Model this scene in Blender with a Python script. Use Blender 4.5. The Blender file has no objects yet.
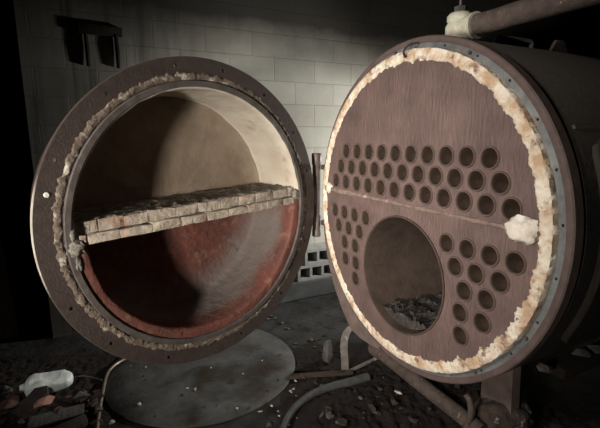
import bpy, bmesh, math, random
from mathutils import Vector, Matrix, noise
random.seed(7)
PI = math.pi
C = bpy.context.scene.collection
SC = bpy.context.scene

# ------------------------------------------------------------------ camera
F, PITCH, ROLL, EYE = 423.42, 0.18110, 0.00555, 1.5
cp, sp = math.cos(PITCH), math.sin(PITCH)
r0 = Vector((1, 0, 0)); f0 = Vector((0, cp, -sp)); d0 = Vector((0, -sp, -cp))
RIGHT = r0*math.cos(ROLL) + d0*math.sin(ROLL)
DOWN = -r0*math.sin(ROLL) + d0*math.cos(ROLL)
cam_d = bpy.data.cameras.new('camera'); cam = bpy.data.objects.new('camera', cam_d); C.objects.link(cam)
cam_d.sensor_width = 36; cam_d.lens = 36*F/600; cam_d.clip_start = .02
m = Matrix((RIGHT, -DOWN, -f0)).transposed().to_4x4(); m.translation = (0, 0, EYE)
cam.matrix_world = m
SC.camera = cam

def ray(px, py):
    return RIGHT*((px-300)/F) + DOWN*((py-214)/F) + f0
def at(px, py, z=0.0):
    d = ray(px, py); t = (z-EYE)/d.z
    return Vector((d.x*t, d.y*t, z))

# ------------------------------------------------------------------ room frame
A = 1.0980                       # the boiler and the back wall share this heading
E1 = Vector((math.sin(A), math.cos(A), 0)); E2 = Vector((-math.cos(A), math.sin(A), 0))
def room(a, b, z=0): return E1*a + E2*b + Vector((0, 0, z))
ROT_E1 = math.atan2(E1.y, E1.x)
WB = 3.53                        # back wall distance
def wallpt(px, py):
    d = ray(px, py); t = WB/(d.dot(E2))
    return d*t + Vector((0, 0, EYE))

# ------------------------------------------------------------------ materials
def mat(name, c1, c2=None, scale=6, rough=.8, metal=0, bump=0, bscale=40, c3=None, scale3=25, t3=(.55, .65),
        stretch=None, detail=6, spec=.3, t=(.35, .65), bstretch=None):
    M = bpy.data.materials.new(name); M.use_nodes = True
    N = M.node_tree.nodes; L = M.node_tree.links
    b = N['Principled BSDF']; b.inputs['Roughness'].default_value = rough; b.inputs['Metallic'].default_value = metal
    b.inputs['Specular IOR Level'].default_value = spec
    tc = N.new('ShaderNodeTexCoord')
    def co(st):
        if not st: return tc.outputs['Object']
        mp = N.new('ShaderNodeMapping'); mp.inputs['Scale'].default_value = st; L.new(tc.outputs['Object'], mp.inputs['Vector'])
        return mp.outputs['Vector']
    def nz(sc, st=None, det=detail):
        n = N.new('ShaderNodeTexNoise'); n.inputs['Scale'].default_value = sc; n.inputs['Detail'].default_value = det
        n.inputs['Roughness'].default_value = .62
        L.new(co(st), n.inputs['Vector']); return n.outputs['Fac']
    def ramp(fac, a, b_):
        r = N.new('ShaderNodeMapRange'); r.inputs['From Min'].default_value = a; r.inputs['From Max'].default_value = b_
        L.new(fac, r.inputs['Value']); return r.outputs['Result']
    def mix(f, a, b_):
        x = N.new('ShaderNodeMix'); x.data_type = 'RGBA'
        if hasattr(f, 'links'): L.new(f, x.inputs[0])
        else: x.inputs[0].default_value = f
        for v, s in ((a, 6), (b_, 7)):
            if hasattr(v, 'links'): L.new(v, x.inputs[s])
            else: x.inputs[s].default_value = (*v, 1)
        return x.outputs[2]
    col = None
    if c2:
        col = mix(ramp(nz(scale, stretch), *t), c1, c2)
    if c3:
        col = mix(ramp(nz(scale3), *t3), col if col is not None else c1, c3)
    if col is not None: L.new(col, b.inputs['Base Color'])
    else: b.inputs['Base Color'].default_value = (*c1, 1)
    if bump:
        bp = N.new('ShaderNodeBump'); bp.inputs['Strength'].default_value = 1; bp.inputs['Distance'].default_value = bump
        L.new(nz(bscale, bstretch or stretch), bp.inputs['Height']); L.new(bp.outputs['Normal'], b.inputs['Normal'])
    M['x'] = 1
    M_tools[name] = (N, L, b, tc, nz, ramp, mix, col)
    return M
M_tools = {}
MT = {}
def D(key, *a, **k): MT[key] = mat(key, *a, **k)
D('sheet_rust', (.128, .082, .072), (.078, .051, .045), scale=6, rough=.55, bump=.010, bscale=9, bstretch=(9, 1, 2.2),
  c3=(.072, .047, .041), scale3=95, t3=(.56, .72), spec=.35)
D('tube_soot', (.070, .042, .026), (.028, .018, .013), scale=22, rough=.9, bump=.002, bscale=60)
D('tube_rust', (.115, .078, .066), (.07, .047, .04), scale=22, rough=.8, bump=.002, bscale=60)
D('crust', (.64, .575, .475), (.42, .285, .18), scale=13, rough=.9, bump=.010, bscale=55, c3=(.20, .12, .085), scale3=17, t3=(.56, .66), t=(.42, .62))
D('lump', (.62, .58, .51), (.46, .39, .32), scale=14, rough=.9, bump=.008, bscale=50)
D('grey_steel', (.20, .21, .21), (.11, .112, .112), scale=14, rough=.42, metal=.35, bump=.002, bscale=60, c3=(.16, .10, .075), scale3=10, t3=(.55, .75))
D('rim_rust', (.10, .070, .063), (.066, .046, .041), scale=18, rough=.65, bump=.002, bscale=70)
D('panel_black', (.02, .017, .015), (.03, .025, .02), scale=14, rough=.8, spec=.15)
D('shell_black', (.020, .017, .015), (.030, .026, .022), scale=20, rough=.75, bump=.003, bscale=160, c3=(.06, .052, .044), scale3=110, t3=(.58, .7), spec=.2)
D('black', (.008, .007, .006), rough=.9, spec=.05)
D('furnace', (.058, .038, .029), (.036, .025, .019), scale=14, rough=.85, bump=.003, bscale=60)
D('ash', (.055, .047, .041), (.022, .019, .017), scale=40, rough=.6, bump=.012, bscale=90, c3=(.15, .138, .126), scale3=60, t3=(.6, .72))
D('door_rust', (.044, .030, .026), (.027, .019, .016), scale=30, rough=.75, bump=.003, bscale=90, c3=(.08, .063, .056), scale3=60, t3=(.6, .75))
D('door_edge', (.55, .51, .44), (.40, .36, .30), scale=12, rough=.45, metal=.1)
D('gasket', (.15, .115, .09), (.075, .055, .042), scale=24, rough=.9, bump=.01, bscale=70, c3=(.42, .38, .32), scale3=19, t3=(.56, .68))
D('lip_steel', (.085, .073, .066), (.05, .042, .037), scale=20, rough=.55, metal=.1, bump=.003, bscale=50)
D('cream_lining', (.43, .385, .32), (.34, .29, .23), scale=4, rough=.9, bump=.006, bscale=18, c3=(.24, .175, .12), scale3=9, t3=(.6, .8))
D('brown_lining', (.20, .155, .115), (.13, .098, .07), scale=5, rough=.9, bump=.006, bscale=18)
D('red_lining', (.128, .043, .031), (.078, .032, .024), scale=7, rough=.75, bump=.012, bscale=22, c3=(.20, .10, .075), scale3=13, t3=(.55, .75))
D('firebrick', (.36, .315, .255), (.20, .16, .125), scale=22, rough=.9, bump=.010, bscale=60, c3=(.34, .15, .09), scale3=6, t3=(.58, .72))
D('brick_grit', (.24, .215, .185), (.10, .088, .074), scale=30, rough=.9, bump=.012, bscale=70, c3=(.36, .33, .29), scale3=45, t3=(.6, .72))
D('pin', (.16, .13, .12), (.10, .075, .068), scale=12, rough=.5, bump=.002, bscale=60, metal=.2)
D('pipe_rust', (.095, .072, .060), (.058, .043, .036), scale=22, rough=.8, bump=.004, bscale=60, c3=(.34, .25, .16), scale3=40, t3=(.62, .72))
D('valve_paint', (.55, .55, .43), (.38, .345, .27), scale=14, rough=.5, bump=.002, bscale=40, c3=(.30, .22, .15), scale3=20, t3=(.58, .7))
D('steel_dark', (.13, .125, .12), (.07, .066, .062), scale=18, rough=.45, metal=.4, bump=.002)
D('leg_rust', (.145, .105, .092), (.09, .065, .057), scale=14, rough=.75, bump=.004, bscale=50)
D('strap', (.19, .165, .15), (.11, .092, .08), scale=20, rough=.6, bump=.003, c3=(.42, .40, .38), scale3=14, t3=(.56, .7))
D('concrete_block', (.36, .36, .345), (.28, .275, .26), scale=10, rough=.95, bump=.003, bscale=110)
D('rail_red', (.018, .011, .009), (.012, .008, .007), scale=12, rough=.9)
D('ledge', (.125, .13, .128), (.08, .082, .08), scale=5, rough=.9, bump=.004, bscale=50, stretch=(1, 1, 2))
D('floor', (.048, .047, .046), (.024, .023, .022), scale=4, rough=.8, bump=.01, bscale=24, c3=(.010, .009, .008), scale3=7, t3=(.5, .65))
D('plate', (.135, .138, .136), (.048, .047, .045), scale=4, rough=.55, metal=.15, bump=.004, bscale=35, c3=(.045, .032, .023), scale3=3.4, t3=(.50, .66))
D('dirt', (.012, .009, .008), (.026, .019, .016), scale=24, rough=1, bump=.015, bscale=40, c3=(.09, .075, .065), scale3=60, t3=(.64, .75))
D('stone_dark', (.055, .043, .037), (.03, .024, .02), scale=14, rough=.9, bump=.006, bscale=50)
D('stone_grey', (.115, .108, .10), (.065, .06, .055), scale=14, rough=.9, bump=.006, bscale=50)
D('brick_red', (.40, .22, .17), (.27, .13, .10), scale=20, rough=.9, bump=.005, bscale=60)
D('brick_brown', (.11, .056, .042), (.07, .038, .03), scale=20, rough=.9, bump=.006, bscale=50)
D('plaster', (.60, .57, .52), (.44, .41, .37), scale=30, rough=.9, bump=.004, bscale=60)
D('jug', (.76, .80, .75), (.66, .70, .66), scale=6, rough=.4, bump=.004, bscale=9, spec=.5)
D('hose', (.095, .10, .10), (.06, .062, .062), scale=30, rough=.6, bump=.002)
D('copper', (.38, .32, .26), (.24, .18, .14), scale=30, rough=.4, metal=.5)
D('wood', (.07, .05, .038), (.04, .029, .022), scale=10, stretch=(6, 6, 1), rough=.9, bump=.004)
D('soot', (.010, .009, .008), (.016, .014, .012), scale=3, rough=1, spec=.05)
D('soot_iron', (.014, .012, .010), (.022, .018, .014), scale=14, rough=.95, bump=.004, spec=.1)
D('dark_iron', (.028, .024, .021), (.045, .036, .03), scale=14, rough=.8, bump=.004)

# back wall: painted blocks with soot streaks and shade painted into the colour
def wall_mat():
    M = mat('block_wall', (.46, .45, .40), (.36, .345, .30), scale=2.2, rough=.9)
    N, L, b, tc, nz, ramp, mix, col = M_tools['block_wall']
    mp = N.new('ShaderNodeMapping'); L.new(tc.outputs['Object'], mp.inputs['Vector'])
    mp.inputs['Rotation'].default_value = (PI/2, 0, 0); mp.inputs['Location'].default_value = (.13, .03, 0)
    br = N.new('ShaderNodeTexBrick'); L.new(mp.outputs['Vector'], br.inputs['Vector'])
    br.inputs['Scale'].default_value = 1; br.inputs['Brick Width'].default_value = .40; br.inputs['Row Height'].default_value = .195
    br.inputs['Mortar Size'].default_value = .005; br.inputs['Mortar Smooth'].default_value = .3
    br.inputs['Color1'].default_value = (1, 1, 1, 1); br.inputs['Color2'].default_value = (.84, .84, .83, 1); br.inputs['Mortar'].default_value = (.78, .77, .73, 1)
    mu = N.new('ShaderNodeMix'); mu.data_type = 'RGBA'; mu.blend_type = 'MULTIPLY'; mu.inputs[0].default_value = 1
    L.new(col, mu.inputs[6]); L.new(br.outputs['Color'], mu.inputs[7])
    sx = N.new('ShaderNodeSeparateXYZ'); L.new(tc.outputs['Object'], sx.inputs[0])
    n1 = nz(2.0); n2 = nz(5.0, (1.6, 1, .35)); n3 = nz(3.0, (3.5, 1, .25))
    def mth(op, a, c):
        x = N.new('ShaderNodeMath'); x.operation = op
        for i, v in enumerate((a, c)):
            if hasattr(v, 'links'): L.new(v, x.inputs[i])
            else: x.inputs[i].default_value = v
        return x.outputs[0]
    # shade painted over the top and low left, darker left end, soot streaks (local x from the wall's left end, z = height)
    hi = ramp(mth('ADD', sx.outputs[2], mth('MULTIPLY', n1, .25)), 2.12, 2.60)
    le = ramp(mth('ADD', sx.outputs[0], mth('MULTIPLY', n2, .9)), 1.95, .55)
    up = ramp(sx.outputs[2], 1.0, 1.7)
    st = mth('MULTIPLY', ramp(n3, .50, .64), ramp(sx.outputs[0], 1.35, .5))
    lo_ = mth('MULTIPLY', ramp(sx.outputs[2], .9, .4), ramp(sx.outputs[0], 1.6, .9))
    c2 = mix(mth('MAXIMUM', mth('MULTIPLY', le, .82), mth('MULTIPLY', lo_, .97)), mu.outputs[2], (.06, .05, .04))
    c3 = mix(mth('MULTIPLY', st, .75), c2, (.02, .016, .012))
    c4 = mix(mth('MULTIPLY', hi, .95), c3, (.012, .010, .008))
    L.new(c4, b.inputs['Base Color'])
    bp = N.new('ShaderNodeBump'); bp.inputs['Distance'].default_value = .006
    hh = mth('ADD', mth('MULTIPLY', br.outputs['Fac'], -1.0), mth('MULTIPLY', nz(40), .35))
    bp.inputs['Strength'].default_value = .6; L.new(hh, bp.inputs['Height']); L.new(bp.outputs['Normal'], b.inputs['Normal'])
    return M
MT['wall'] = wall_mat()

# lower lining: grey ash caked on its bottom right
def ash_on(key, gray, lo, hi, xlo, xhi):
    N, L, b, tc, nz, ramp, mix, col = M_tools[key]
    sx = N.new('ShaderNodeSeparateXYZ'); L.new(tc.outputs['Object'], sx.inputs[0])
    def mth(op, a, c):
        x = N.new('ShaderNodeMath'); x.operation = op
        for i, v in enumerate((a, c)):
            if hasattr(v, 'links'): L.new(v, x.inputs[i])
            else: x.inputs[i].default_value = v
        return x.outputs[0]
    rad = mth('SQRT', mth('ADD', mth('MULTIPLY', sx.outputs[0], sx.outputs[0]), mth('MULTIPLY', sx.outputs[2], sx.outputs[2])), 0.0)
    n = mth('MULTIPLY', mth('SUBTRACT', nz(5), .5), .25)
    f = mth('MULTIPLY', ramp(mth('ADD', rad, n), .34, .54), ramp(mth('ADD', sx.outputs[1], n), .04, .15))
    f = mth('MULTIPLY', f, ramp(mth('ADD', mth('SUBTRACT', mth('MULTIPLY', sx.outputs[0], .40), sx.outputs[2]), n), .14, .34))
    L.new(mix(mth('MULTIPLY', f, .9), col, gray), b.inputs['Base Color'])
ash_on('red_lining', (.125, .108, .098), .68, .98, 0, 0)

# light falling on the shell top, painted in as a paler tone
def lit_top_on(key, lit_tone, z0, z1):
    N, L, b, tc, nz, ramp, mix, col = M_tools[key]
    sx = N.new('ShaderNodeSeparateXYZ'); L.new(tc.outputs['Object'], sx.inputs[0])
    ad = N.new('ShaderNodeMath'); ad.operation = 'MULTIPLY_ADD'; L.new(nz(60), ad.inputs[0]); ad.inputs[1].default_value = .5; L.new(sx.outputs[2], ad.inputs[2])
    L.new(mix(ramp(ad.outputs[0], z0, z1), col, lit_tone), b.inputs['Base Color'])
lit_top_on('shell_black', (.13, .112, .095), 1.55, 2.02)
def patch_on(key, other, axis, a, c):
    N, L, b, tc, nz, ramp, mix, col = M_tools[key]
    sx = N.new('ShaderNodeSeparateXYZ'); L.new(tc.outputs['Object'], sx.inputs[0])
    ad = N.new('ShaderNodeMath'); ad.operation = 'MULTIPLY_ADD'; L.new(nz(12), ad.inputs[0]); ad.inputs[1].default_value = .03; L.new(sx.outputs[axis], ad.inputs[2])
    L.new(mix(ramp(ad.outputs[0], a, c), col, other), b.inputs['Base Color'])
patch_on('door_edge', (.07, .055, .047), 0, -.705, -.675)  # flange edge pale at the far left, dark brown elsewhere

# ------------------------------------------------------------------ helpers
def finish(name, bm, material, parent=None, smooth=True, loc=(0, 0, 0), rot=(0, 0, 0), angle=40):
    bmesh.ops.remove_doubles(bm, verts=bm.verts, dist=1e-6)
    me = bpy.data.meshes.new(name); bm.to_mesh(me); bm.free()
    mats = material if isinstance(material, (list, tuple)) else [material]
    for k in mats: me.materials.append(MT[k])
    o = bpy.data.objects.new(name, me); C.objects.link(o)
    o.location = loc; o.rotation_euler = rot
    if parent: o.parent = parent
    if smooth:
        me.shade_smooth()
        me.set_sharp_from_angle(angle=math.radians(angle))
    return o
def tag(o, label, cat, group=None, kind=None):
    o['label'] = label; o['category'] = cat
    if group: o['group'] = group
    if kind: o['kind'] = kind
    return o
def thing(name, label, cat, loc, rotz=0, group=None):
    o = bpy.data.objects.new(name, None); C.objects.link(o); o.location = loc; o.rotation_euler = (0, 0, rotz)
    o.empty_display_size = .1
    return tag(o, label, cat, group)
def box(bm, x0, x1, y0, y1, z0, z1, M=None, jit=0):
    v = [bm.verts.new(Vector((x, y, z)) + Vector((random.uniform(-jit, jit), random.uniform(-jit, jit), random.uniform(-jit, jit))))
         for x in (x0, x1) for y in (y0, y1) for z in (z0, z1)]
    for f in ((0, 1, 3, 2), (4, 6, 7, 5), (0, 4, 5, 1), (2, 3, 7, 6), (0, 2, 6, 4), (1, 5, 7, 3)):
        bm.faces.new([v[i] for i in f])
    if M: bmesh.ops.transform(bm, matrix=M, verts=v)
    return v
def bevel(bm, w, seg=2):
    bmesh.ops.bevel(bm, geom=[e for e in bm.edges], offset=w, segments=seg, affect='EDGES', profile=.5)
def lathe(bm, prof, x0=0, z0=0, n=96, a0=0, a1=2*PI, mi=0):
    """revolve (radius, y) about the local y axis"""
    full = abs(a1-a0-2*PI) < 1e-6; cnt = n if full else n+1
    rings = []
    for r, y in prof:
        if r < 1e-6: rings.append([bm.verts.new((x0, y, z0))]*cnt)
        else: rings.append([bm.verts.new((x0+r*math.cos(a0+(a1-a0)*i/n), y, z0+r*math.sin(a0+(a1-a0)*i/n))) for i in range(cnt)])
    for k in range(len(rings)-1):
        for i in range(n):
            j = (i+1) % cnt
            q = [rings[k][i], rings[k][j], rings[k+1][j], rings[k+1][i]]
            u = []
            for v in q:
                if v not in u: u.append(v)
            if len(u) >= 3:
                try: bm.faces.new(u).material_index = mi
                except ValueError: pass
def vlathe(bm, prof, x0=0, y0=0, n=32):
    """revolve (radius, z) about a vertical axis"""
    tmp = bmesh.new(); lathe(tmp, [(r, -z) for r, z in prof], n=n)
    bmesh.ops.transform(tmp, matrix=Matrix.Translation((x0, y0, 0)) @ Matrix.Rotation(-PI/2, 4, 'X'), verts=tmp.verts)
    me = bpy.data.meshes.new('t'); tmp.to_mesh(me); tmp.free(); bm.from_mesh(me); bpy.data.meshes.remove(me)
def loop(bm, pts):
    v = [bm.verts.new(p) for p in pts]
    return [bm.edges.new((v[i], v[(i+1) % len(v)])) for i in range(len(v))]
def circ(cx, cz, r, n, y=0):
    return [(cx+r*math.cos(2*PI*i/n), y, cz+r*math.sin(2*PI*i/n)) for i in range(n)]
def plate_holes(bm, loops, thick):
    """flat plate facing -y with holes, thickened to +y"""
    es = []
    for p in loops: es += loop(bm, p)
    geo = bmesh.ops.triangle_fill(bm, use_beauty=True, use_dissolve=False, edges=es)
    fs = [g for g in geo['geom'] if isinstance(g, bmesh.types.BMFace)]
    for f in fs:
        f.normal_update()
        if f.normal.y > 0: f.normal_flip()
    ex = bmesh.ops.extrude_face_region(bm, geom=fs, use_keep_orig=True)
    bmesh.ops.translate(bm, vec=(0, thick, 0), verts=[g for g in ex['geom'] if isinstance(g, bmesh.types.BMVert)])
    bmesh.ops.recalc_face_normals(bm, faces=bm.faces)
def tube(bm, pts, rad, n=12, closed_ends=True):
    pts = [Vector(p) for p in pts]; rings = []
    rads = rad if isinstance(rad, (list, tuple)) else [rad]*len(pts)
    up = Vector((0, 0, 1))
    for i, p in enumerate(pts):
        t = (pts[min(i+1, len(pts)-1)]-pts[max(i-1, 0)]).normalized()
        a = t.cross(up)
        if a.length < .1: a = t.cross(Vector((1, 0, 0)))
        a.normalize(); b = a.cross(t)
        if i and a.dot(pa) < 0: a = -a; b = -b
        pa = a; up = b
        rings.append([bm.verts.new(p+(a*math.cos(2*PI*k/n)+b*math.sin(2*PI*k/n))*rads[i]) for k in range(n)])
    for i in range(len(rings)-1):
        for k in range(n):
            bm.faces.new((rings[i][k], rings[i][(k+1) % n], rings[i+1][(k+1) % n], rings[i+1][k]))
    if closed_ends: bm.faces.new(rings[0][::-1]); bm.faces.new(rings[-1])
    bmesh.ops.recalc_face_normals(bm, faces=bm.faces)
def spline(pts, n=8):
    pts = [Vector(p) for p in pts]; P = [pts[0]*2-pts[1]]+pts+[pts[-1]*2-pts[-2]]; out = []
    for i in range(1, len(P)-2):
        for k in range(n):
            t = k/n; a, b, c, d = P[i-1:i+3]
            out.append(.5*((2*b)+(c-a)*t+(2*a-5*b+4*c-d)*t*t+(3*b-a-3*c+d)*t**3))
    return out+[pts[-1]]
def rock(bm, c, s, seed, flat=.7, npts=22):
    rr = random.Random(seed); vs = []
    for i in range(npts):
        v = Vector((rr.gauss(0, 1), rr.gauss(0, 1), rr.gauss(0, 1))).normalized()*rr.uniform(.75, 1.05)
        vs.append(bm.verts.new(Vector(c)+Vector((v.x*s[0], v.y*s[1], v.z*s[2]*flat))))
    h = bmesh.ops.convex_hull(bm, input=vs)
    bmesh.ops.delete(bm, geom=list({g for g in h['geom_interior'] if isinstance(g, bmesh.types.BMVert)}), context='VERTS')
def fn(v, f=1.0, o=4): return noise.fractal(Vector(v)*f, .6, 2.0, o)

# ------------------------------------------------------------------ setting
def struct(name, bm, m, loc=(0, 0, 0), rotz=0):
    o = finish(name, bm, m, smooth=False, loc=loc, rot=(0, 0, rotz)); o['kind'] = 'structure'; return o
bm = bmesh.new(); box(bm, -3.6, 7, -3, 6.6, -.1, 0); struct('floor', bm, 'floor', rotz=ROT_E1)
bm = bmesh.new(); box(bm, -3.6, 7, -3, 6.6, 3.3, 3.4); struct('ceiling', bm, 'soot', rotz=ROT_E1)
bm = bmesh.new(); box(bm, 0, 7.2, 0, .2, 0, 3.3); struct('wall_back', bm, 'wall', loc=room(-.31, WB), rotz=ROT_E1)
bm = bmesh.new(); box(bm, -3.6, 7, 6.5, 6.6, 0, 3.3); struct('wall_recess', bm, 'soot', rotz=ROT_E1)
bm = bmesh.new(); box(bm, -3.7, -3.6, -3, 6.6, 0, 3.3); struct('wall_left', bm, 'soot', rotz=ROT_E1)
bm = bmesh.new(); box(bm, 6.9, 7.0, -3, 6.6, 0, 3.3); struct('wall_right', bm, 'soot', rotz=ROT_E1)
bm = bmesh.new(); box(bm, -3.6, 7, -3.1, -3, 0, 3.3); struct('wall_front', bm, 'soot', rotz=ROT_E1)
bm = bmesh.new(); box(bm, 1.15, 6.9, -.2, 0, 0, .175); bevel(bm, .012); struct('trim_1', bm, 'ledge', loc=room(-.31, WB), rotz=ROT_E1)

# hollow blocks on the ledge
def block(name, label, a, z, n=3):
    bm = bmesh.new(); Lb, H, Dp, w = .40, .145, .19, .026
    box(bm, 0, Lb, -Dp, 0, 0, w); box(bm, 0, Lb, -Dp, 0, H-w, H)
    for k in range(n+1):
        x = (Lb-w)*k/n; box(bm, x, x+w, -Dp, 0, w, H-w)
    o = finish(name, bm, 'concrete_block', smooth=False, loc=room(a, WB-.003, z), rot=(0, 0, ROT_E1))
    return tag(o, label, 'block', None)
dr_ = ray(298, 270); ab = (dr_*((WB-.193)/dr_.dot(E2))).dot(E1)
block('hollow_block', 'pale grey hollow concrete block with square cores, lower of two on the ledge', ab, .176)
block('hollow_block.001', 'pale grey hollow concrete block with square cores, resting on top of another block', ab+.075, .322)

# rusty bracket on the wall, top left
q0, q1 = wallpt(77, 26), wallpt(122, 32)
t = thing('wall_bracket', 'dark rusty iron bracket with two hanging rods high on the block wall', 'bracket', room(q0.dot(E1), WB, q0.z), ROT_E1)
Lw = q1.dot(E1)-q0.dot(E1)
bm = bmesh.new(); box(bm, 0, Lw, -.03, -.001, -.055, .02, jit=.006); bevel(bm, .006); finish('bar', bm, 'soot_iron', t)
for px in (86, 116):
    x = wallpt(px, 40).dot(E1)-q0.dot(E1)
    bm = bmesh.new(); tube(bm, [(x, -.02, -.04), (x+.003, -.022, -.15), (x, -.02, -.27)], [.014, .016, .012], n=8); finish('rod', bm, 'soot_iron', t)

# leaning timber at far left
bm = bmesh.new(); box(bm, -.05, .05, -.03, .03, 0, 1.9, jit=.01); bevel(bm, .006)
D('post_wood', (.30, .20, .14), (.20, .13, .09), scale=10, stretch=(6, 6, 1), rough=.9, bump=.004)
o = finish('timber_post', bm, 'post_wood', loc=(-2.22, 3.02, 0), rot=(math.radians(-6), math.radians(-3), .5))
tag(o, 'brown timber post leaning in the dark at the far left', 'post')

# ------------------------------------------------------------------ boiler
BX, BY, ZR = .454+.002, 1.8816, 1.157        # ring centre
ZT = 1.2574                                  # lowest upper tube row
B = thing('fire_tube_boiler', 'large rusty horizontal boiler with round perforated tube plate and cream crusted rim', 'boiler', (BX, BY, 0), -A)
holes = []
for (cnt, k) in ((10, 2), (11, 1), (12, 0)):
    holes += [((i-(cnt-1)/2)*.1, ZT+k*.0826) for i in range(cnt)]
for row, w in (((-.557, -.461, -.364, -.265), -.168), ((-.517, -.418, -.317), -.250), ((-.454, -.353), -.334), ((-.443, -.344), -.426), ((-.344,), -.513),
               ((.277, .379, .480, .581), -.178), ((.327, .426, .528), -.261), ((.378, .479), -.344), ((.365, .469), -.437), ((.375,), -.529)):
    holes += [(u, ZT+w) for u in row]
FZ, FR, FX = ZT-.389, .27, .008
bm = bmesh.new()
plate_holes(bm, [circ(0, ZR, .685, 128)]+[circ(x, z, .036, 24) for x, z in holes]+[circ(FX, FZ, FR, 96)], .02)
finish('tube_plate', bm, 'sheet_rust', B, angle=30)
# fire tubes
bm = bmesh.new(); lathe(bm, [(.0415, .001), (.041, -.005), (.039, -.0075), (.0355, -.006), (.0335, .002), (.033, .75), (0, .75)], n=28)
bmesh.ops.recalc_face_normals(bm, faces=bm.faces)
bmesh.ops.reverse_faces(bm, faces=bm.faces)
for f in bm.faces:
    if f.calc_center_median().y > .003: f.material_index = 1
t0 = finish('fire_tube', bm, ('tube_rust', 'tube_soot'), B); tm = t0.data; t0.location = (holes[0][0], 0, holes[0][1])
for x, z in holes[1:]:
    c = t0.copy(); c.parent = B; c.location = (x, 0, z); C.objects.link(c)
# furnace tube
bm = bmesh.new(); lathe(bm, [(.276, -.001), (.276, -.006), (.268, -.006), (.264, .01), (.264, 1.5), (0, 1.5)], x0=FX, z0=FZ, n=96)
finish('furnace_tube', bm, 'furnace', B)
# crusted seal round the plate
def seal(name, rin, rout, zc, mtl, parent, hgt, amp, back, seed, n=720, m=10, rough_fn=None, a0=0, a1=2*PI, outer_amp=.002):
    bm = bmesh.new(); rows = []
    for i in range(n):
        a = a0+(a1-a0)*i/n; ca, sa = math.cos(a), math.sin(a)
        k = rough_fn(a) if rough_fn else 1
        ri = rin + amp*k*fn((ca*3.3+seed, sa*3.3, seed), 3, 5) + .45*amp*k*fn((ca*22, sa*22, seed), 2, 5)
        ro = rout + outer_amp*fn((ca*5, sa*5, seed+3), 4, 3)
        row = []
        for j in range(m):
            s = j/(m-1); r = ri+(ro-ri)*s
            bump = math.sin(PI*min(1, max(0, s)))**.5
            y = -hgt*bump*(.55+.5*k*fn((r*ca*22, r*sa*22, seed+7), 2.4, 5)) - .001
            if s == 0: y = .002
            row.append(bm.verts.new((r*ca, y, zc+r*sa)))
        row.append(bm.verts.new((ro*ca, back, zc+ro*sa)))
        rows.append(row)
    for i in range(n):
        p, q = rows[i], rows[(i+1) % n]
        for j in range(m): bm.faces.new((p[j], p[j+1], q[j+1], q[j]))
    bmesh.ops.recalc_face_normals(bm, faces=bm.faces)
    return finish(name, bm, mtl, parent, angle=60)
def rgh(a):
    a = (a+PI) % (2*PI)-PI
    return 1+1.1*math.exp(-((a+.6)/.5)**2)+.3*math.exp(-((a-.9)/.5)**2)
seal('refractory_crust', .650, .698, ZR, 'crust', B, .008, .010, .03, 2.0, rough_fn=rgh)
# crust line left by the baffle and the lump at its end
bm = bmesh.new(); rows = []
for i in range(121):
    u = -.655+1.27*i/120; wz = ZT-.055-.010*(i/120)
    hh = (.024 if u < -.38 else .015)*(.75+.5*fn((u*9, 3, 1), 2)); pr = (.012 if u < -.45 else .006)*(1+.6*fn((u*15, 9, 1), 2))
    if -.3 < u < .5 and fn((u*6, 1, 8), 2) > .25: pr *= .3
    rows.append([bm.verts.new((u, .004, wz+hh)), bm.verts.new((u, -pr, wz+hh*.6)), bm.verts.new((u, -pr*.8, wz-hh*.5)), bm.verts.new((u, .004, wz-hh))])
for i in range(120):
    for j in range(3): bm.faces.new((rows[i][j], rows[i+1][j], rows[i+1][j+1], rows[i][j+1]))
bmesh.ops.recalc_face_normals(bm, faces=bm.faces)
D('seam', (.20, .14, .12), (.115, .078, .066), scale=20, rough=.9, bump=.008, bscale=60, c3=(.42, .34, .28), scale3=16, t3=(.58, .70))
finish('baffle_seam', bm, 'seam', B)
def lumpy(name, c, s, mtl, parent, seed, sub=3, amp=.25):
    bm = bmesh.new(); bmesh.ops.create_icosphere(bm, subdivisions=sub, radius=1)
    for v in bm.verts:
        k = 1+amp*fn(v.co+Vector((seed, 0, seed)), 1.7, 4)
        v.co = Vector((v.co.x*s[0]*k, v.co.y*s[1]*k, v.co.z*s[2]*k))+Vector(c)
    return finish(name, bm, mtl, parent, angle=70)
lumpy('mortar_lump', (.592, -.004, ZT-.062), (.056, .026, .046), 'lump', B, 3.1)['label'] = 'white lump of mortar'
lumpy('mortar_lump', (-.62, -.002, ZT-.05), (.03, .018, .03), 'lump', B, 8.1)
# bolt ring, outer rim
bm = bmesh.new()
plate_holes(bm, [circ(0, ZR, .725, 160, .028), circ(0, ZR, .680, 160, .028)]+[circ(.711*math.cos(2*PI*k/26+.1), ZR+.711*math.sin(2*PI*k/26+.1), .0052, 10, .028) for k in range(26)], .012)
finish('bolt_ring', bm, 'grey_steel', B, angle=30)
bm = bmesh.new(); lathe(bm, [(.69, .0415), (.719, .0415), (.722, .026), (.725, .024), (.743, .024), (.748, .029), (.748, .07), (.743, .074), (.705, .074)], z0=ZR, n=160)
bmesh.ops.recalc_face_normals(bm, faces=bm.faces); finish('outer_rim', bm, 'rim_rust', B)
for a in (98, 64, -28, -52, 118):          # a few bolts still in the ring
    ar = math.radians(a)
    bm = bmesh.new(); lathe(bm, [(0, .014), (.005, .014), (.0065, .017), (.0065, .03)], x0=.711*math.cos(ar), z0=ZR+.711*math.sin(ar), n=8)
    finish('bolt', bm, 'steel_dark', B)
# small bent hook caught on the crust at the top
bm = bmesh.new(); tube(bm, spline([(.005, -.014, ZR+.668), (.012, -.028, ZR+.69), (.028, -.012, ZR+.715), (.045, .015, ZR+.722)]), .005, n=8); finish('hook', bm, 'dark_iron', B)
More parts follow.
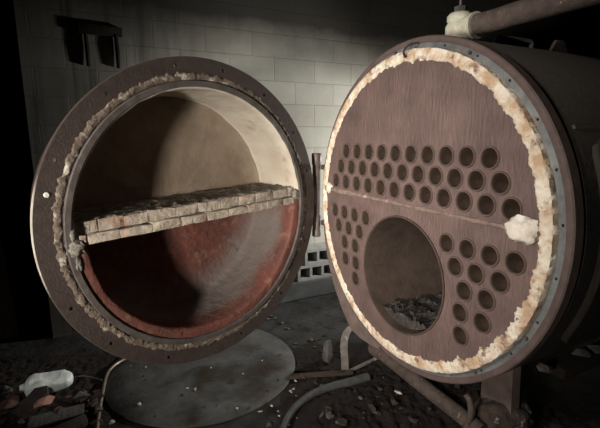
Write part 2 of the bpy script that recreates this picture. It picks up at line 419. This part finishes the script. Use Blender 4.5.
# shell
SL = 3.1
bm = bmesh.new(); lathe(bm, [(.705, .06), (.705, .09), (.738, .09), (.743, .095), (.745, SL-.05), (.72, SL), (0, SL)], z0=ZR, n=128)
bmesh.ops.recalc_face_normals(bm, faces=bm.faces); finish('shell', bm, 'shell_black', B)
# side panel and seam strip on the shell
def shell_patch(name, s0, s1, a0, a1, r, mtl, rc=0.0, n=24):
    bm = bmesh.new(); rows = []
    for i in range(n+1):
        a = a0+(a1-a0)*i/n; dz = abs((i/n)-.5)*2*abs(a1-a0)*r/2; half = abs(a1-a0)*r/2
        ins = 0
        if rc and dz > half-rc: ins = rc-math.sqrt(max(0, rc*rc-(dz-half+rc)**2))
        row = []
        for y, rr in ((s0+ins, .738), (s0+ins, r-.004), (s0+ins+.005, r), (s1-ins-.005, r), (s1-ins, r-.004), (s1-ins, .738)):
            row.append(bm.verts.new((rr*math.cos(a), y, ZR+rr*math.sin(a))))
        rows.append(row)
    for i in range(n):
        for j in range(5): bm.faces.new((rows[i][j], rows[i][j+1], rows[i+1][j+1], rows[i+1][j]))
    bm.faces.new(rows[0]); bm.faces.new(rows[-1][::-1])
    bmesh.ops.recalc_face_normals(bm, faces=bm.faces)
    return finish(name, bm, mtl, B, angle=30)
shell_patch('side_panel', .17, 1.3, math.radians(-32), math.radians(27), .764, 'panel_black', rc=.09)
shell_patch('seam_strip', .125, SL-.1, math.radians(29), math.radians(30.0), .7485, 'shell_black', n=4)
# saddles under the shell and a base rail
def saddle(s, u0, u1):
    bm = bmesh.new(); n = 10; rows = []
    for i in range(n+1):
        u = u0+(u1-u0)*i/n; zt = ZR-math.sqrt(.741**2-u*u)
        ub = u*1.08
        rows.append([bm.verts.new((ub, s-.03, 0)), bm.verts.new((u, s-.03, zt)), bm.verts.new((u, s+.03, zt)), bm.verts.new((ub, s+.03, 0))])
    for i in range(n):
        for j in range(4): bm.faces.new((rows[i][j], rows[i][(j+1) % 4], rows[i+1][(j+1) % 4], rows[i+1][j]))
    bm.faces.new(rows[0][::-1]); bm.faces.new(rows[-1]); bmesh.ops.recalc_face_normals(bm, faces=bm.faces)
    finish('saddle_leg', bm, 'leg_rust', B, angle=30)
for s in (.55, 2.5):
    saddle(s, .08, .25); saddle(s, -.50, -.34)
bm = bmesh.new(); box(bm, .36, .45, .60, 2.9, .40, .455); bevel(bm, .006); finish('base_rail', bm, 'rail_red', B)
for s in (1.7, 2.6):
    bm = bmesh.new(); box(bm, .37, .44, s, s+.08, 0, .40); bevel(bm, .004); finish('rail_foot', bm, 'dark_iron', B)
# front left support plate below the rim
bm = bmesh.new(); pr = []
for i in range(13):
    a = math.radians(190+66*i/12); k = i/12
    w_ = .055+.10*min(1, k/.75) if k < .76 else .155-.10*(k-.76)/.24
    pr.append((.735, .735+w_, a))
for y in (.045, .066):
    pass
fr = [[bm.verts.new((r*math.cos(a), y, ZR+r*math.sin(a))) for r in (ri, ro)] for y in (.050, .068) for ri, ro, a in pr]
n = len(pr)
for i in range(n-1):
    bm.faces.new((fr[i][0], fr[i][1], fr[i+1][1], fr[i+1][0])); bm.faces.new((fr[n+i][0], fr[n+i+1][0], fr[n+i+1][1], fr[n+i][1]))
    bm.faces.new((fr[i][1], fr[n+i][1], fr[n+i+1][1], fr[i+1][1]))
bm.faces.new((fr[n-1][0], fr[n-1][1], fr[2*n-1][1], fr[2*n-1][0]))
bmesh.ops.recalc_face_normals(bm, faces=bm.faces); finish('support_plate', bm, 'leg_rust', B, angle=30)
# hinge post and lugs on the left
HU, HS = -.787, .005
bm = bmesh.new(); vlathe(bm, [(0, .885), (.024, .885), (.027, .892), (.027, .93), (.025, .935), (.025, 1.33), (.029, 1.335), (.030, 1.392), (.026, 1.40), (0, 1.40)], HU, HS, n=24); bmesh.ops.recalc_face_normals(bm, faces=bm.faces)
finish('hinge_pin', bm, 'pin', B)
for z in (.955, 1.30):
    bm = bmesh.new(); box(bm, HU, -.71, HS+.03, HS+.055, z, z+.03); bevel(bm, .004); finish('hinge_lug', bm, 'rim_rust', B)
# bracket and lug on top of the shell
zt = ZR+.745
bm = bmesh.new()
tube(bm, [(.0, .54, zt-.004), (.0, .54, zt+.05), (.0, .55, zt+.06), (.0, .79, zt+.06), (.0, .80, zt+.05), (.0, .80, zt-.004)], .011, n=8)
finish('lifting_bar', bm, 'concrete_block', B)
bm = bmesh.new()
pf = [(-.07, 0), (.07, 0), (.07, .04), (.03, .095), (-.03, .095), (-.07, .04)]
a_ = [bm.verts.new((-.01, 1.02+p[0], zt-.01+p[1])) for p in pf]; b_ = [bm.verts.new((.01, 1.02+p[0], zt-.01+p[1])) for p in pf]
bm.faces.new(a_); bm.faces.new(b_[::-1])
for i in range(6): bm.faces.new((a_[i], a_[(i+1) % 6], b_[(i+1) % 6], b_[i]))
bmesh.ops.recalc_face_normals(bm, faces=bm.faces); bevel(bm, .002, 1); finish('lifting_lug', bm, 'leg_rust', B)

# ash heap inside the furnace tube
bm = bmesh.new(); nx, ny = 44, 110; g = []
for j in range(ny+1):
    y = .03+1.4*j/ny
    lev = -.205 + .03*fn((y*2, 0, 4), 1)
    hw = math.sqrt(max(0, .262**2-(lev)**2))
    row = []
    for i in range(nx+1):
        x = FX-hw+2*hw*i/nx
        z = FZ+lev+.016*fn((x*10, y*10, 2), 1.5, 5)+.014*abs(fn((x*26, y*26, 2), 1.5, 3))
        if i in (0, nx): z = FZ+lev-.004
        row.append(bm.verts.new((x, y, z)))
    g.append(row)
for j in range(ny):
    for i in range(nx): bm.faces.new((g[j][i], g[j][i+1], g[j+1][i+1], g[j+1][i]))
# body down to the tube wall
for j in (0,):
    bot = [bm.verts.new((FX+(x.co.x-FX)*.98, x.co.y, FZ-math.sqrt(max(.0001, .258**2-((x.co.x-FX)*.97)**2)))) for x in g[0]]
    for i in range(nx): bm.faces.new((g[0][i], bot[i], bot[i+1], g[0][i+1]))
bmesh.ops.recalc_face_normals(bm, faces=bm.faces)
ash = finish('ash', bm, 'ash', angle=50, loc=(BX, BY, 0), rot=(0, 0, -A))
tag(ash, 'loose dark ash and cinders lying in the large round furnace opening', 'ash', kind='stuff')

# valve and pipe on top of the boiler
vp = Vector((BX, BY, 0))+E1*.295
V = thing('steam_valve', 'cream painted pipe valve on top of the boiler with a rusty pipe running right', 'valve', (vp.x, vp.y, ZR+.748), -A)
bm = bmesh.new(); vlathe(bm, [(0, -.012), (.045, -.012), (.045, .018), (0, .018)], n=24); finish('boss', bm, 'steel_dark', V)
bm = bmesh.new(); vlathe(bm, [(0, .015), (.052, .015), (.060, .025), (.060, .075), (.052, .088), (.050, .092), (.055, .098), (.055, .118), (.045, .130), (.032, .134), (0, .134)], n=32); finish('valve_body', bm, 'valve_paint', V)
bm = bmesh.new(); tube(bm, [(.03, 0, .06), (.085, 0, .06), (.086, 0, .06), (.098, 0, .06)], [.050, .050, .056, .056], n=24); finish('outlet', bm, 'valve_paint', V)
bm = bmesh.new(); vlathe(bm, [(0, .132), (.027, .132), (.027, .158), (0, .158)], n=6); finish('bonnet_nut', bm, 'steel_dark', V, angle=20)
bm = bmesh.new(); vlathe(bm, [(0, .157), (.007, .157), (.007, .26), (0, .26)], n=12); finish('spindle', bm, 'steel_dark', V)
bm = bmesh.new(); tube(bm, [(.09+1.5*k/24, .0015*math.sin(k), .062+.001*math.cos(k*2)) for k in range(25)], .043, n=28); finish('pipe', bm, 'pipe_rust', V)

for o in list(B.children)+list(V.children):      # bolts sit in the ring, lugs on the pin, feet under the rail
    k = o.name.split('.')[0]
    up_ = {'bolt': 'bolt_ring', 'hinge_lug': 'hinge_pin', 'rail_foot': 'base_rail', 'hook': 'refractory_crust', 'spindle': 'bonnet_nut', 'seam_strip': 'shell', 'side_panel': 'shell', 'lifting_bar': 'shell', 'lifting_lug': 'shell'}.get(k)
    if up_: o.parent = bpy.data.objects[up_]
# ------------------------------------------------------------------ door
DX, DY, ZD, DB = -.4499, 2.0155, 1.1247, .74595
DR = thing('boiler_door', 'open round boiler door lined with refractory and split by a brick shelf', 'door', (DX, DY, 0), DB)
bm = bmesh.new()
hl = []
for a in (100, 128, 155, 58, 35, 205, 225, 250, 285, 312, 340, 80, 15):
    ar = math.radians(a); hl.append(circ(.693*math.cos(ar), ZD+.693*math.sin(ar), .0085, 12))
plate_holes(bm, [circ(0, ZD, .728, 160), circ(0, ZD, .60, 160)]+hl, .022)
finish('door_flange', bm, 'door_rust', DR, angle=30)
bm = bmesh.new(); lathe(bm, [(.7275, .0015), (.731, .002), (.732, .012), (.731, .023), (.7275, .0235)], z0=ZD, n=160); bmesh.ops.recalc_face_normals(bm, faces=bm.faces)
finish('pale_edge', bm, 'door_edge', DR)['label'] = 'outer edge of the door flange, pale at the left'
ar = math.radians(166)
bm = bmesh.new(); lathe(bm, [(0, -.008), (.007, -.008), (.0105, -.004), (.0105, .002)], x0=.69*math.cos(ar), z0=ZD+.69*math.sin(ar), n=16); finish('bolt', bm, 'plaster', DR)['label'] = 'white bolt head'
def rgh2(a): return 1.0+.5*math.sin(a*2+1)
seal('gasket_remains', .629, .660, ZD, 'gasket', DR, .009, .008, .004, 5.0, rough_fn=rgh2, outer_amp=.013, m=7)
bm = bmesh.new(); lathe(bm, [(.628, .003), (.628, -.014), (.625, -.018), (.604, -.018), (.600, -.014), (.598, .02), (.598, .06)], z0=ZD, n=160); bmesh.ops.recalc_face_normals(bm, faces=bm.faces)
finish('lip_ring', bm, 'lip_steel', DR)
DEP = .345
def lining(name, a0, a1, r, mtl, fr):
    bm = bmesh.new(); n = 72; prof = [(fr, -.006), (r+.012, -.010), (r+.003, -.004), (r, .010)]+[(r-.012*k/10, .01+(DEP-.03)*k/10) for k in range(1, 11)]+[(r-.03, DEP), (r*.75, DEP+.004), (r*.5, DEP+.004), (r*.25, DEP+.004), (0, DEP+.004)]
    lathe(bm, prof, n=n, a0=a0, a1=a1)
    for v in bm.verts:
        k = fn((v.co.x*4, v.co.y*4+3, v.co.z*4), 1.5, 4)
        rr = math.hypot(v.co.x, v.co.z)
        if v.co.y < DEP-.02 and rr > .1:
            s = 1+.008*k; v.co.x *= s; v.co.z *= s
        else: v.co.y += .006*k
        if v.co.y < .012: v.co.y += .004*fn((v.co.x*20, 1, v.co.z*20), 1, 3)
    bmesh.ops.recalc_face_normals(bm, faces=bm.faces)
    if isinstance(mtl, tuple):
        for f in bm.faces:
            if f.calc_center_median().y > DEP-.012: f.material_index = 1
    return finish(name, bm, mtl, DR, loc=(0, 0, ZD), angle=50)
TL = math.radians(2.3)
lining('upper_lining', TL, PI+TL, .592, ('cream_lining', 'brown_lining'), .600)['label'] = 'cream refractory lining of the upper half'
lining('lower_lining', PI+TL, 2*PI+TL, .552, 'red_lining', .600)['label'] = 'red fired lining of the lower half'
# drum behind
bm = bmesh.new(); lathe(bm, [(.66, .0215), (.66, .40), (.64, .415), (0, .415)], z0=ZD, n=96); bmesh.ops.recalc_face_normals(bm, faces=bm.faces)
finish('drum', bm, 'rim_rust', DR)
# brick shelf
def bricks(name, z0, z1, ys, mtl, half, jit, seed):
    random.seed(seed); bm = bmesh.new()
    for (y0, y1, w, off) in ys:
        x = -half+off-w
        while x < half:
            xa, xb = max(x, -half), min(x+w*random.uniform(.85, 1.1), half)
            if xb-xa > .02:
                ym = (y0+y1)/2; lim = half
                v = box(bm, xa+.0006, xb-.0006, y0+random.uniform(-.002, .002), y1-.002, z0, z1+random.uniform(-.004, .002), jit=jit)
            x = xb if x >= -half else x+w
    bevel(bm, .0018, 1)
    bmesh.ops.subdivide_edges(bm, edges=[e for e in bm.edges if e.calc_length() > .03], cuts=2, use_grid_fill=True)
    for v in bm.verts: v.co += Vector((0, .0035*fn(v.co*30, 1, 3), .0035*fn(v.co*30+Vector((5, 5, 5)), 1, 3)))
    return finish(name, bm, mtl, DR, loc=(0, 0, ZD+.026), rot=(0, -TL, 0), angle=40)
bricks('lower_brick_course', -.050, -.010, [(-.008, .11, .13, .03), (.11, .23, .2, .1), (.23, .34, .2, .02)], 'firebrick', .576, .001, 11)
bricks('upper_brick_course', -.010, .038, [(.022, .13, .12, .09), (.13, .24, .2, .05), (.24, .345, .2, .11)], 'firebrick', .580, .0015, 12)
# mortar and grit on the shelf top
bm = bmesh.new(); nx, ny = 150, 36; g = []
for j in range(ny+1):
    y = .030+(.315)*j/ny; row = []
    for i in range(nx+1):
        x = -.578+1.156*i/nx
        z = .039+.007*fn((x*14, y*14, 3), 1.3, 5)+.006*abs(fn((x*40, y*40, 1), 1.2, 3))
        if j == 0: z = .034
        row.append(bm.verts.new((x, y+(.010*fn((x*18, 0, 3), 1, 4) if j < 2 else 0), z)))
    g.append(row)
for j in range(ny):
    for i in range(nx): bm.faces.new((g[j][i], g[j][i+1], g[j+1][i+1], g[j+1][i]))
bmesh.ops.recalc_face_normals(bm, faces=bm.faces)
o = finish('grit', bm, 'brick_grit', DR, loc=(0, 0, ZD+.026), rot=(0, -TL, 0), angle=60); o['kind'] = 'stuff'; o['label'] = 'grey gritty crust on top of the shelf'
for (x, y, z, s, sd) in ((-.592, -.006, -.028, (.035, .02, .035), 2), (-.602, .0, .03, (.022, .018, .05), 4), (.582, -.002, .05, (.024, .014, .03), 6), (-.59, -.004, -.09, (.018, .015, .05), 9)):
    lumpy('mortar_lump', (x, y, ZD+z-(.024 if x < 0 else -.0)), s, 'brick_grit', DR, sd, amp=.4)
# hinge straps from the drum to the pin
for z in (1.02, 1.20):
    bm = bmesh.new(); box(bm, .62, .775, .028, .058, z, z+.07); bevel(bm, .004); finish('hinge_strap', bm, 'door_rust', DR)

# ------------------------------------------------------------------ things on the floor
pc = Vector((-.647, 2.584, 0))
bm = bmesh.new(); vlathe(bm, [(0, .001), (.600, .001), (.609, .004), (.609, .012), (.604, .016), (.45, .017), (.2, .018), (0, .018)], n=128); bmesh.ops.recalc_face_normals(bm, faces=bm.faces)
tag(finish('steel_disc', bm, 'plate', loc=pc), 'large flat grey steel disc lying on the floor below the open door', 'plate')

def floor_path(pix, z): return [at(x, y, z) for x, y in pix]
# copper tube over the disc edge
bm = bmesh.new(); tube(bm, spline([at(96, 436, .03), at(99, 412, .03), at(103, 390, .032), at(107, 374, .034), at(113, 366, .036), at(122, 360, .036), at(134, 355, .034)], 6), .010, n=10)
tag(finish('bent_tube', bm, 'copper', loc=(0, 0, -.004)), 'thin bent metal tube lying across the left edge of the steel disc', 'tube')
# thin wire near the jug
bm = bmesh.new(); tube(bm, spline([at(74, 377, .03), at(84, 376, .034), at(95, 378, .036), at(102, 380, .058)], 6), .003, n=6)
tag(finish('wire', bm, 'copper'), 'thin pale wire curling between the white jug and the bent tube', 'wire')
# grey hose
hp = spline([at(368, 377, .03), at(350, 382, .03), at(330, 387, .03), at(313, 394, .03), at(299, 404, .03), at(289, 416, .03), at(282, 432, .03)], 6)
bm = bmesh.new(); tube(bm, hp, [.027-.010*i/len(hp) for i in range(len(hp))], n=16)
tag(finish('rubber_hose', bm, 'hose'), 'grey rubber hose curving over the rubble in the foreground', 'hose')
# rusty pipe below the boiler face
t = thing('floor_pipe', 'thick rusty pipe lying slanted under the front edge of the boiler', 'pipe', (0, 0, 0))
pa, pb_ = at(376, 349, .13), at(482, 432, .05)
bm = bmesh.new(); tube(bm, [pa+(pb_-pa)*k/10 for k in range(11)], .041, n=24); finish('pipe', bm, 'pipe_rust', t)
dd = (pb_-pa).normalized()
bm = bmesh.new(); tube(bm, [pa-dd*.03, pa+dd*.0, pa+dd*.001, pa+dd*.06, pa+dd*.061, pa+dd*.065], [.044, .046, .048, .048, .046, .038], n=24); finish('coupling', bm, 'pipe_rust', t)
# curved thin pipe near the saddle
bm = bmesh.new(); tube(bm, spline([at(466, 394, .20), at(470, 402, .17), at(471, 414, .12), at(467, 426, .06), at(463, 436, .02)], 6), .016, n=12)
tag(finish('curved_pipe', bm, 'pipe_rust'), 'short curved thin pipe rising beside the slanted rusty pipe', 'pipe')
# bent strap under the left of the boiler
bm = bmesh.new(); prof = [(.02, .33), (-.005, .29), (-.02, .24), (-.022, .18), (-.015, .09), (-.012, .0)]; v = []
for x, z in prof:
    v.append([bm.verts.new((x-.023, 0, z)), bm.verts.new((x+.023, 0, z)), bm.verts.new((x+.023, .008, z)), bm.verts.new((x-.023, .008, z))])
for i in range(len(v)-1):
    for j in range(4): bm.faces.new((v[i][j], v[i][(j+1) % 4], v[i+1][(j+1) % 4], v[i+1][j]))
bm.faces.new(v[0]); bm.faces.new(v[-1][::-1]); bmesh.ops.recalc_face_normals(bm, faces=bm.faces)
tag(finish('metal_strap', bm, 'strap', loc=at(347, 374), rot=(math.radians(2), 0, -.15)), 'pale bent metal strap standing under the left side of the boiler', 'strap')
# flat bar lying behind the hose end
bm = bmesh.new(); box(bm, -.14, .14, -.012, .012, 0, .012); bevel(bm, .003); 
tag(finish('flat_bar', bm, 'strap', loc=at(362, 366, .03), rot=(0, math.radians(-8), .5)), 'short shiny flat bar between the strap and the rusty pipe', 'bar')
# wooden stick
bm = bmesh.new(); box(bm, -.20, .20, -.018, .018, 0, .02, jit=.004); bevel(bm, .004)
tag(finish('wooden_stick', bm, 'wood', loc=at(322, 376, .012), rot=(0, 0, .1)), 'brown splintered stick lying behind the grey hose', 'stick')
# little ring by the wall
bm = bmesh.new(); tube(bm, [Vector((.05*math.cos(k*PI/12), .032*math.sin(k*PI/12), .007)) for k in range(25)], .007, n=8)
tag(finish('iron_ring', bm, 'steel_dark', loc=at(270, 318, .002)), 'small iron ring lying on the floor behind the steel disc', 'ring')
# round rusty lump bottom right
bm = bmesh.new(); bmesh.ops.create_icosphere(bm, subdivisions=4, radius=1)
for v in bm.verts:
    k = 1+.16*fn(v.co*1.3+Vector((4, 1, 0)), 1.6, 5); v.co = Vector((v.co.x*.15*k, v.co.y*.12*k, max(-.06, v.co.z*.12*k)))
D('clinker', (.075, .052, .042), (.035, .026, .022), scale=16, rough=.95, bump=.012, bscale=40, c3=(.46, .48, .46), scale3=9, t3=(.58, .64))
tag(finish('clinker_lump', bm, 'clinker', loc=at(502, 428, .0)+Vector((0, 0, .06)), angle=70), 'round crusty clinker lump with white patches in front of the boiler leg', 'lump')

# plastic jug on its side
J = thing('plastic_jug', 'white plastic jug lying on its side in the rubble at bottom left', 'jug', at(50, 391, .0)+Vector((0, .05, .075)), .30)
bm = bmesh.new(); rows = []; nn = 32
secs = [(-.158, .026, .024, 2), (-.155, .055, .040, 2.4), (-.146, .082, .058, 3.2), (-.12, .090, .068, 3.8), (-.05, .090, .068, 4), (.03, .084, .064, 3.8), (.09, .076, .058, 3.4), (.14, .062, .047, 3), (.162, .042, .032, 2.6), (.17, .02, .016, 2.2)]
fin = []
for i in range(len(secs)-1):
    for k in range(4):
        f = k/4; fin.append([secs[i][j]+(secs[i+1][j]-secs[i][j])*f for j in range(4)])
fin.append(list(secs[-1]))
for x, a, b, e in fin:
    row = []
    for k in range(nn):
        th = 2*PI*k/nn; c, s = math.cos(th), math.sin(th)
        yy = a*math.copysign(abs(c)**(2/e), c); zz = b*math.copysign(abs(s)**(2/e), s)
        if zz > 0 and abs(x) < .12:       # pressed-in flank beside the moulded handle
            zz -= .034*math.exp(-((yy-.0)/.022)**2)*(1-(x/.13)**2)
            zz += .016*math.exp(-((yy-.05)/.02)**2)
        zz += .013*fn((x*9, yy*11, 2), 1, 3)
        row.append(bm.verts.new((x, yy, zz)))
    rows.append(row)
for i in range(len(rows)-1):
    for k in range(nn): bm.faces.new((rows[i][k], rows[i][(k+1) % nn], rows[i+1][(k+1) % nn], rows[i+1][k]))
bm.faces.new(rows[0][::-1]); bm.faces.new(rows[-1]); bmesh.ops.recalc_face_normals(bm, faces=bm.faces)
finish('body', bm, 'jug', J, angle=50)
bm = bmesh.new(); tube(bm, [(-.15, 0, 0), (-.165, 0, 0), (-.166, 0, 0), (-.172, 0, 0), (-.173, 0, 0), (-.195, 0, 0)], [.026, .026, .034, .034, .028, .027], n=20); finish('neck', bm, 'jug', J)
j0, j1 = at(21, 388, .070), at(73, 378, .085); jd = j1-j0
js = jd.length/.362; J.scale = (js, js*.9, js*.9); J.location = j0+jd*.53
J.rotation_euler = (math.radians(14), -math.asin(jd.z/jd.length), math.atan2(jd.y, jd.x))

# tile piece leaning on the jug
bm = bmesh.new(); vs = [(-.05, -.11), (.02, -.12), (.065, .08), (.02, .11), (-.035, .07)]
a_ = [bm.verts.new((x, z, 0)) for x, z in vs]; b_ = [bm.verts.new((x, z, .018)) for x, z in vs]
bm.faces.new(a_[::-1]); bm.faces.new(b_)
for i in range(5): bm.faces.new((a_[i], a_[(i+1) % 5], b_[(i+1) % 5], b_[i]))
bmesh.ops.recalc_face_normals(bm, faces=bm.faces); bevel(bm, .003)
tag(finish('tile_shard', bm, 'stone_dark', loc=at(31, 405, .04)+Vector((0, 0, .01)), rot=(math.radians(38), math.radians(12), -.45)), 'dark brown tile shard leaning against the front of the white jug', 'shard')

def stone(name, px, py, s, mtl, seed, label, cat='stone', group=None, flat=.7, lift=0):
    bm = bmesh.new(); rock(bm, (0, 0, 0), s, seed, flat); bevel(bm, min(s)*.08, 1)
    zmin = min(v.co.z for v in bm.verts)
    p = at(px, py, lift)
    o = finish(name, bm, mtl, smooth=False, loc=p+Vector((0, 0, -zmin-.004)), rot=(0, 0, random.uniform(0, 6)))
    return tag(o, label, cat, group)
random.seed(21)
stone('brick_piece', 43, 405, (.04, .035, .06), 'brick_red', 3, 'pinkish broken brick piece standing in front of the white jug', 'brick', lift=.02)
stone('brick_piece.001', 46, 411, (.065, .04, .03), 'brick_red', 5, 'flat red brick piece lying just below the pinkish piece', 'brick', lift=.02)
stone('brick_piece.002', 10, 408, (.07, .06, .06), 'brick_brown', 6, 'brown brick chunk at the left edge of the picture', 'brick')
stone('brick_piece.003', 93, 404, (.035, .025, .03), 'plaster', 9, 'pale plaster piece just left of the bent tube', 'plaster')
stone('brick_piece.004', 328, 363, (.06, .05, .11), 'stone_grey', 10, 'upright grey concrete chunk left of the bent strap', 'chunk', flat=1)
# broken plank of mortar at bottom left
bm = bmesh.new(); box(bm, -.13, .13, -.045, .045, 0, .05, jit=.014); bevel(bm, .01); 
tag(finish('mortar_slab', bm, 'stone_grey', loc=at(56, 421, .02), rot=(math.radians(8), 0, .45)), 'long grey broken mortar slab in the bottom left rubble', 'slab')
bm = bmesh.new(); box(bm, -.10, .10, -.045, .045, 0, .05, jit=.014); bevel(bm, .01); 
tag(finish('mortar_slab.001', bm, 'stone_dark', loc=at(66, 436, .0), rot=(math.radians(-6), 0, .75)), 'short dark mortar slab at the bottom edge below the long grey slab', 'slab')
# crust lumps on the base rail
for i, (px, py, lb) in enumerate(((545, 369, 'whitish crumbly lump under the boiler just right of its leg'), (582, 350, 'pile of pale crumbs on the rail at the right edge'), (594, 343, 'pale crumbly lump at the right edge of the picture'))):
    p = at(px, py, .38 if i else .30)
    q = Vector((BX, BY, 0)); d = p-q; s_, u_ = d.dot(E1), d.dot(-E2)
    u_ = .41
    dirn = ray(px, py)
    # place on the rail line
    tt = ((q-E2*u_).dot(E2)-0)/(dirn.dot(E2)); pp = dirn*tt+Vector((0, 0, EYE))
    bm = bmesh.new(); rock(bm, (0, 0, 0), (.04+.01*i, .035, .03), 40+i)
    zmin = min(v.co.z for v in bm.verts)
    tag(finish('crust_lump', bm, 'stone_grey', smooth=False, loc=(pp.x, pp.y, .455-zmin-.003)), lb, 'lump')

# dirt and fine rubble
def ground(name, cx, cy, rx, ry, h, seed, label, nx=150, ny=110):
    bm = bmesh.new(); g = []
    for j in range(ny+1):
        row = []
        for i in range(nx+1):
            x = cx+rx*(2*i/nx-1); y = cy+ry*(2*j/ny-1)
            e = max(0, 1-((x-cx)/rx)**4)*max(0, 1-((y-cy)/ry)**4)
            k = .35+.65*(.5+.5*fn((x*4, y*4, seed), 1, 4))
            z = e*h*k+e*.016*fn((x*22, y*22, seed), 1, 5)-.004
            dd_ = (Vector((x, y, 0))-pc).length
            z *= min(1, max(0, (dd_-.60)/.10)) if dd_ < .70 else 1
            row.append(bm.verts.new((x, y, max(z, -.004))))
        g.append(row)
    for j in range(ny):
        for i in range(nx): bm.faces.new((g[j][i], g[j][i+1], g[j+1][i+1], g[j+1][i]))
    bmesh.ops.recalc_face_normals(bm, faces=bm.faces)
    o = finish(name, bm, 'dirt', angle=60); return tag(o, label, 'dirt', kind='stuff')
ground('dirt', -1.80, 2.12, .85, .66, .035, 1.0, 'dark loose dirt and rubble on the floor at bottom left')
ground('dirt.001', .70, 2.2, .85, .75, .035, 4.0, 'dark loose dirt and cinders in front of and under the boiler')
rr = random.Random(5)
def on_disc(p): return (p-pc).length < .60
def scatter(n, x0, x1, y0, y1, mats, smin, smax, name, label, cat, group, lift, want_disc=False):
    k = 0; tries = 0
    while k < n and tries < 4000:
        tries += 1
        px, py = rr.uniform(x0, x1), rr.uniform(y0, y1); p = at(px, py)
        if want_disc != on_disc(p): continue
        s = rr.uniform(smin, smax)*(1 if rr.random() < .8 else 1.5)
        bm = bmesh.new(); rock(bm, (0, 0, 0), (s, s*rr.uniform(.5, .9), s*rr.uniform(.4, .8)), rr.randint(0, 9999), npts=12)
        zmin = min(v.co.z for v in bm.verts)
        o = finish(name, bm, rr.choice(mats), smooth=False, loc=(p.x, p.y, lift-zmin-.002), rot=(0, 0, rr.uniform(0, 6)))
        tag(o, label, cat, group); k += 1
scatter(44, 0, 100, 388, 428, ['stone_dark', 'brick_brown', 'brick_brown', 'stone_dark', 'stone_grey'], .018, .045, 'rubble_piece', 'small dark brick and mortar fragment in the bottom left rubble', 'rubble', 'rubble left of the steel disc', .02)
scatter(22, 252, 310, 378, 428, ['plaster', 'plaster', 'stone_grey'], .007, .017, 'plaster_chip', 'small pale plaster chip scattered between the steel disc and the hose', 'chip', 'pale chips beside the hose', .004)
scatter(40, 300, 470, 380, 428, ['stone_dark', 'stone_grey', 'stone_dark'], .010, .030, 'cinder', 'small dark cinder lying between the hose and the slanted pipe', 'cinder', 'cinders in front of the boiler', .026)
scatter(26, 275, 345, 318, 376, ['stone_dark', 'stone_grey', 'stone_dark'], .010, .030, 'floor_crumb', 'small dark stone on the floor between the block wall and the hose', 'stone', 'stones on the floor towards the wall', .0)
scatter(46, 130, 285, 345, 422, ['stone_dark', 'stone_dark', 'plaster'], .005, .013, 'disc_crumb', 'tiny crumb lying on top of the steel disc', 'crumb', 'crumbs on the steel disc', .0175, True)
for i, (px, py, s, lb) in enumerate(((139, 404, .020, 'white plaster flake near the left part of the steel disc'), (232, 382, .022, 'dark clod in the middle of the steel disc'), (112, 423, .024, 'white plaster scrap right of the foot of the bent tube'), (398, 394, .022, 'long white sliver lying below the slanted pipe'), (330, 415, .03, 'pale grey stone in the dirt under the hose'), (204, 382, .012, 'small brown clod on the steel disc left of the dark clod'))):
    stone('plaster_scrap', px, py, (s*(1.6 if i == 3 else 1), s*.7, s*.6), 'stone_dark' if i in (1, 5) else 'stone_grey' if i == 4 else 'plaster', 60+i, lb, 'scrap', lift=.018 if i in (0, 1, 5) else .03)

# ------------------------------------------------------------------ light
def area(name, loc, target, size, power, color, spread=180, size_y=None):
    l = bpy.data.lights.new(name, 'AREA'); l.energy = power; l.color = color; l.size = size; l.spread = math.radians(spread)
    if size_y: l.shape = 'RECTANGLE'; l.size_y = size_y
    o = bpy.data.objects.new(name, l); C.objects.link(o); o.location = loc
    o.rotation_euler = (Vector(target)-Vector(loc)).to_track_quat('-Z', 'Y').to_euler(); return o
def spot(name, loc, target, power, color, angle, blend, rad):
    l = bpy.data.lights.new(name, 'SPOT'); l.energy = power; l.color = color; l.spot_size = math.radians(angle); l.spot_blend = blend; l.shadow_soft_size = rad
    o = bpy.data.objects.new(name, l); C.objects.link(o); o.location = loc
    o.rotation_euler = (Vector(target)-Vector(loc)).to_track_quat('-Z', 'Y').to_euler(); return o
area('door_lamp', (-1.40, -.80, 1.15), (-.12, 2.0, 1.12), .26, 19.5, (1, .93, .83), 54)
area('face_lamp', (-2.45, -.15, 2.55), (.45, 1.88, 1.25), .50, 9.5, (1, .95, .90), 46)
wl = room(3.5, 2.62, 1.15)
spot('wall_lamp', wl, room(.35, WB, 1.36), 310, (1, .98, .92), 100, .8, .12)
spot('hinge_torch', (.36, -.25, 1.5), (.10, 2.6, 1.05), 45, (1, .97, .93), 15, .9, .06)
spot('floor_torch', (-.95, .2, 1.7), (-1.50, 2.42, .05), 60, (1, .97, .93), 17, 1, .06)
W = bpy.data.worlds.new('world'); SC.world = W; W.use_nodes = True
W.node_tree.nodes['Background'].inputs[0].default_value = (.8, .85, 1, 1); W.node_tree.nodes['Background'].inputs[1].default_value = .003

SC.view_settings.view_transform = 'Standard'; SC.view_settings.look = 'None'
SC.view_settings.gamma = 1; SC.view_settings.use_curve_mapping = False
SC.view_settings.exposure = 0
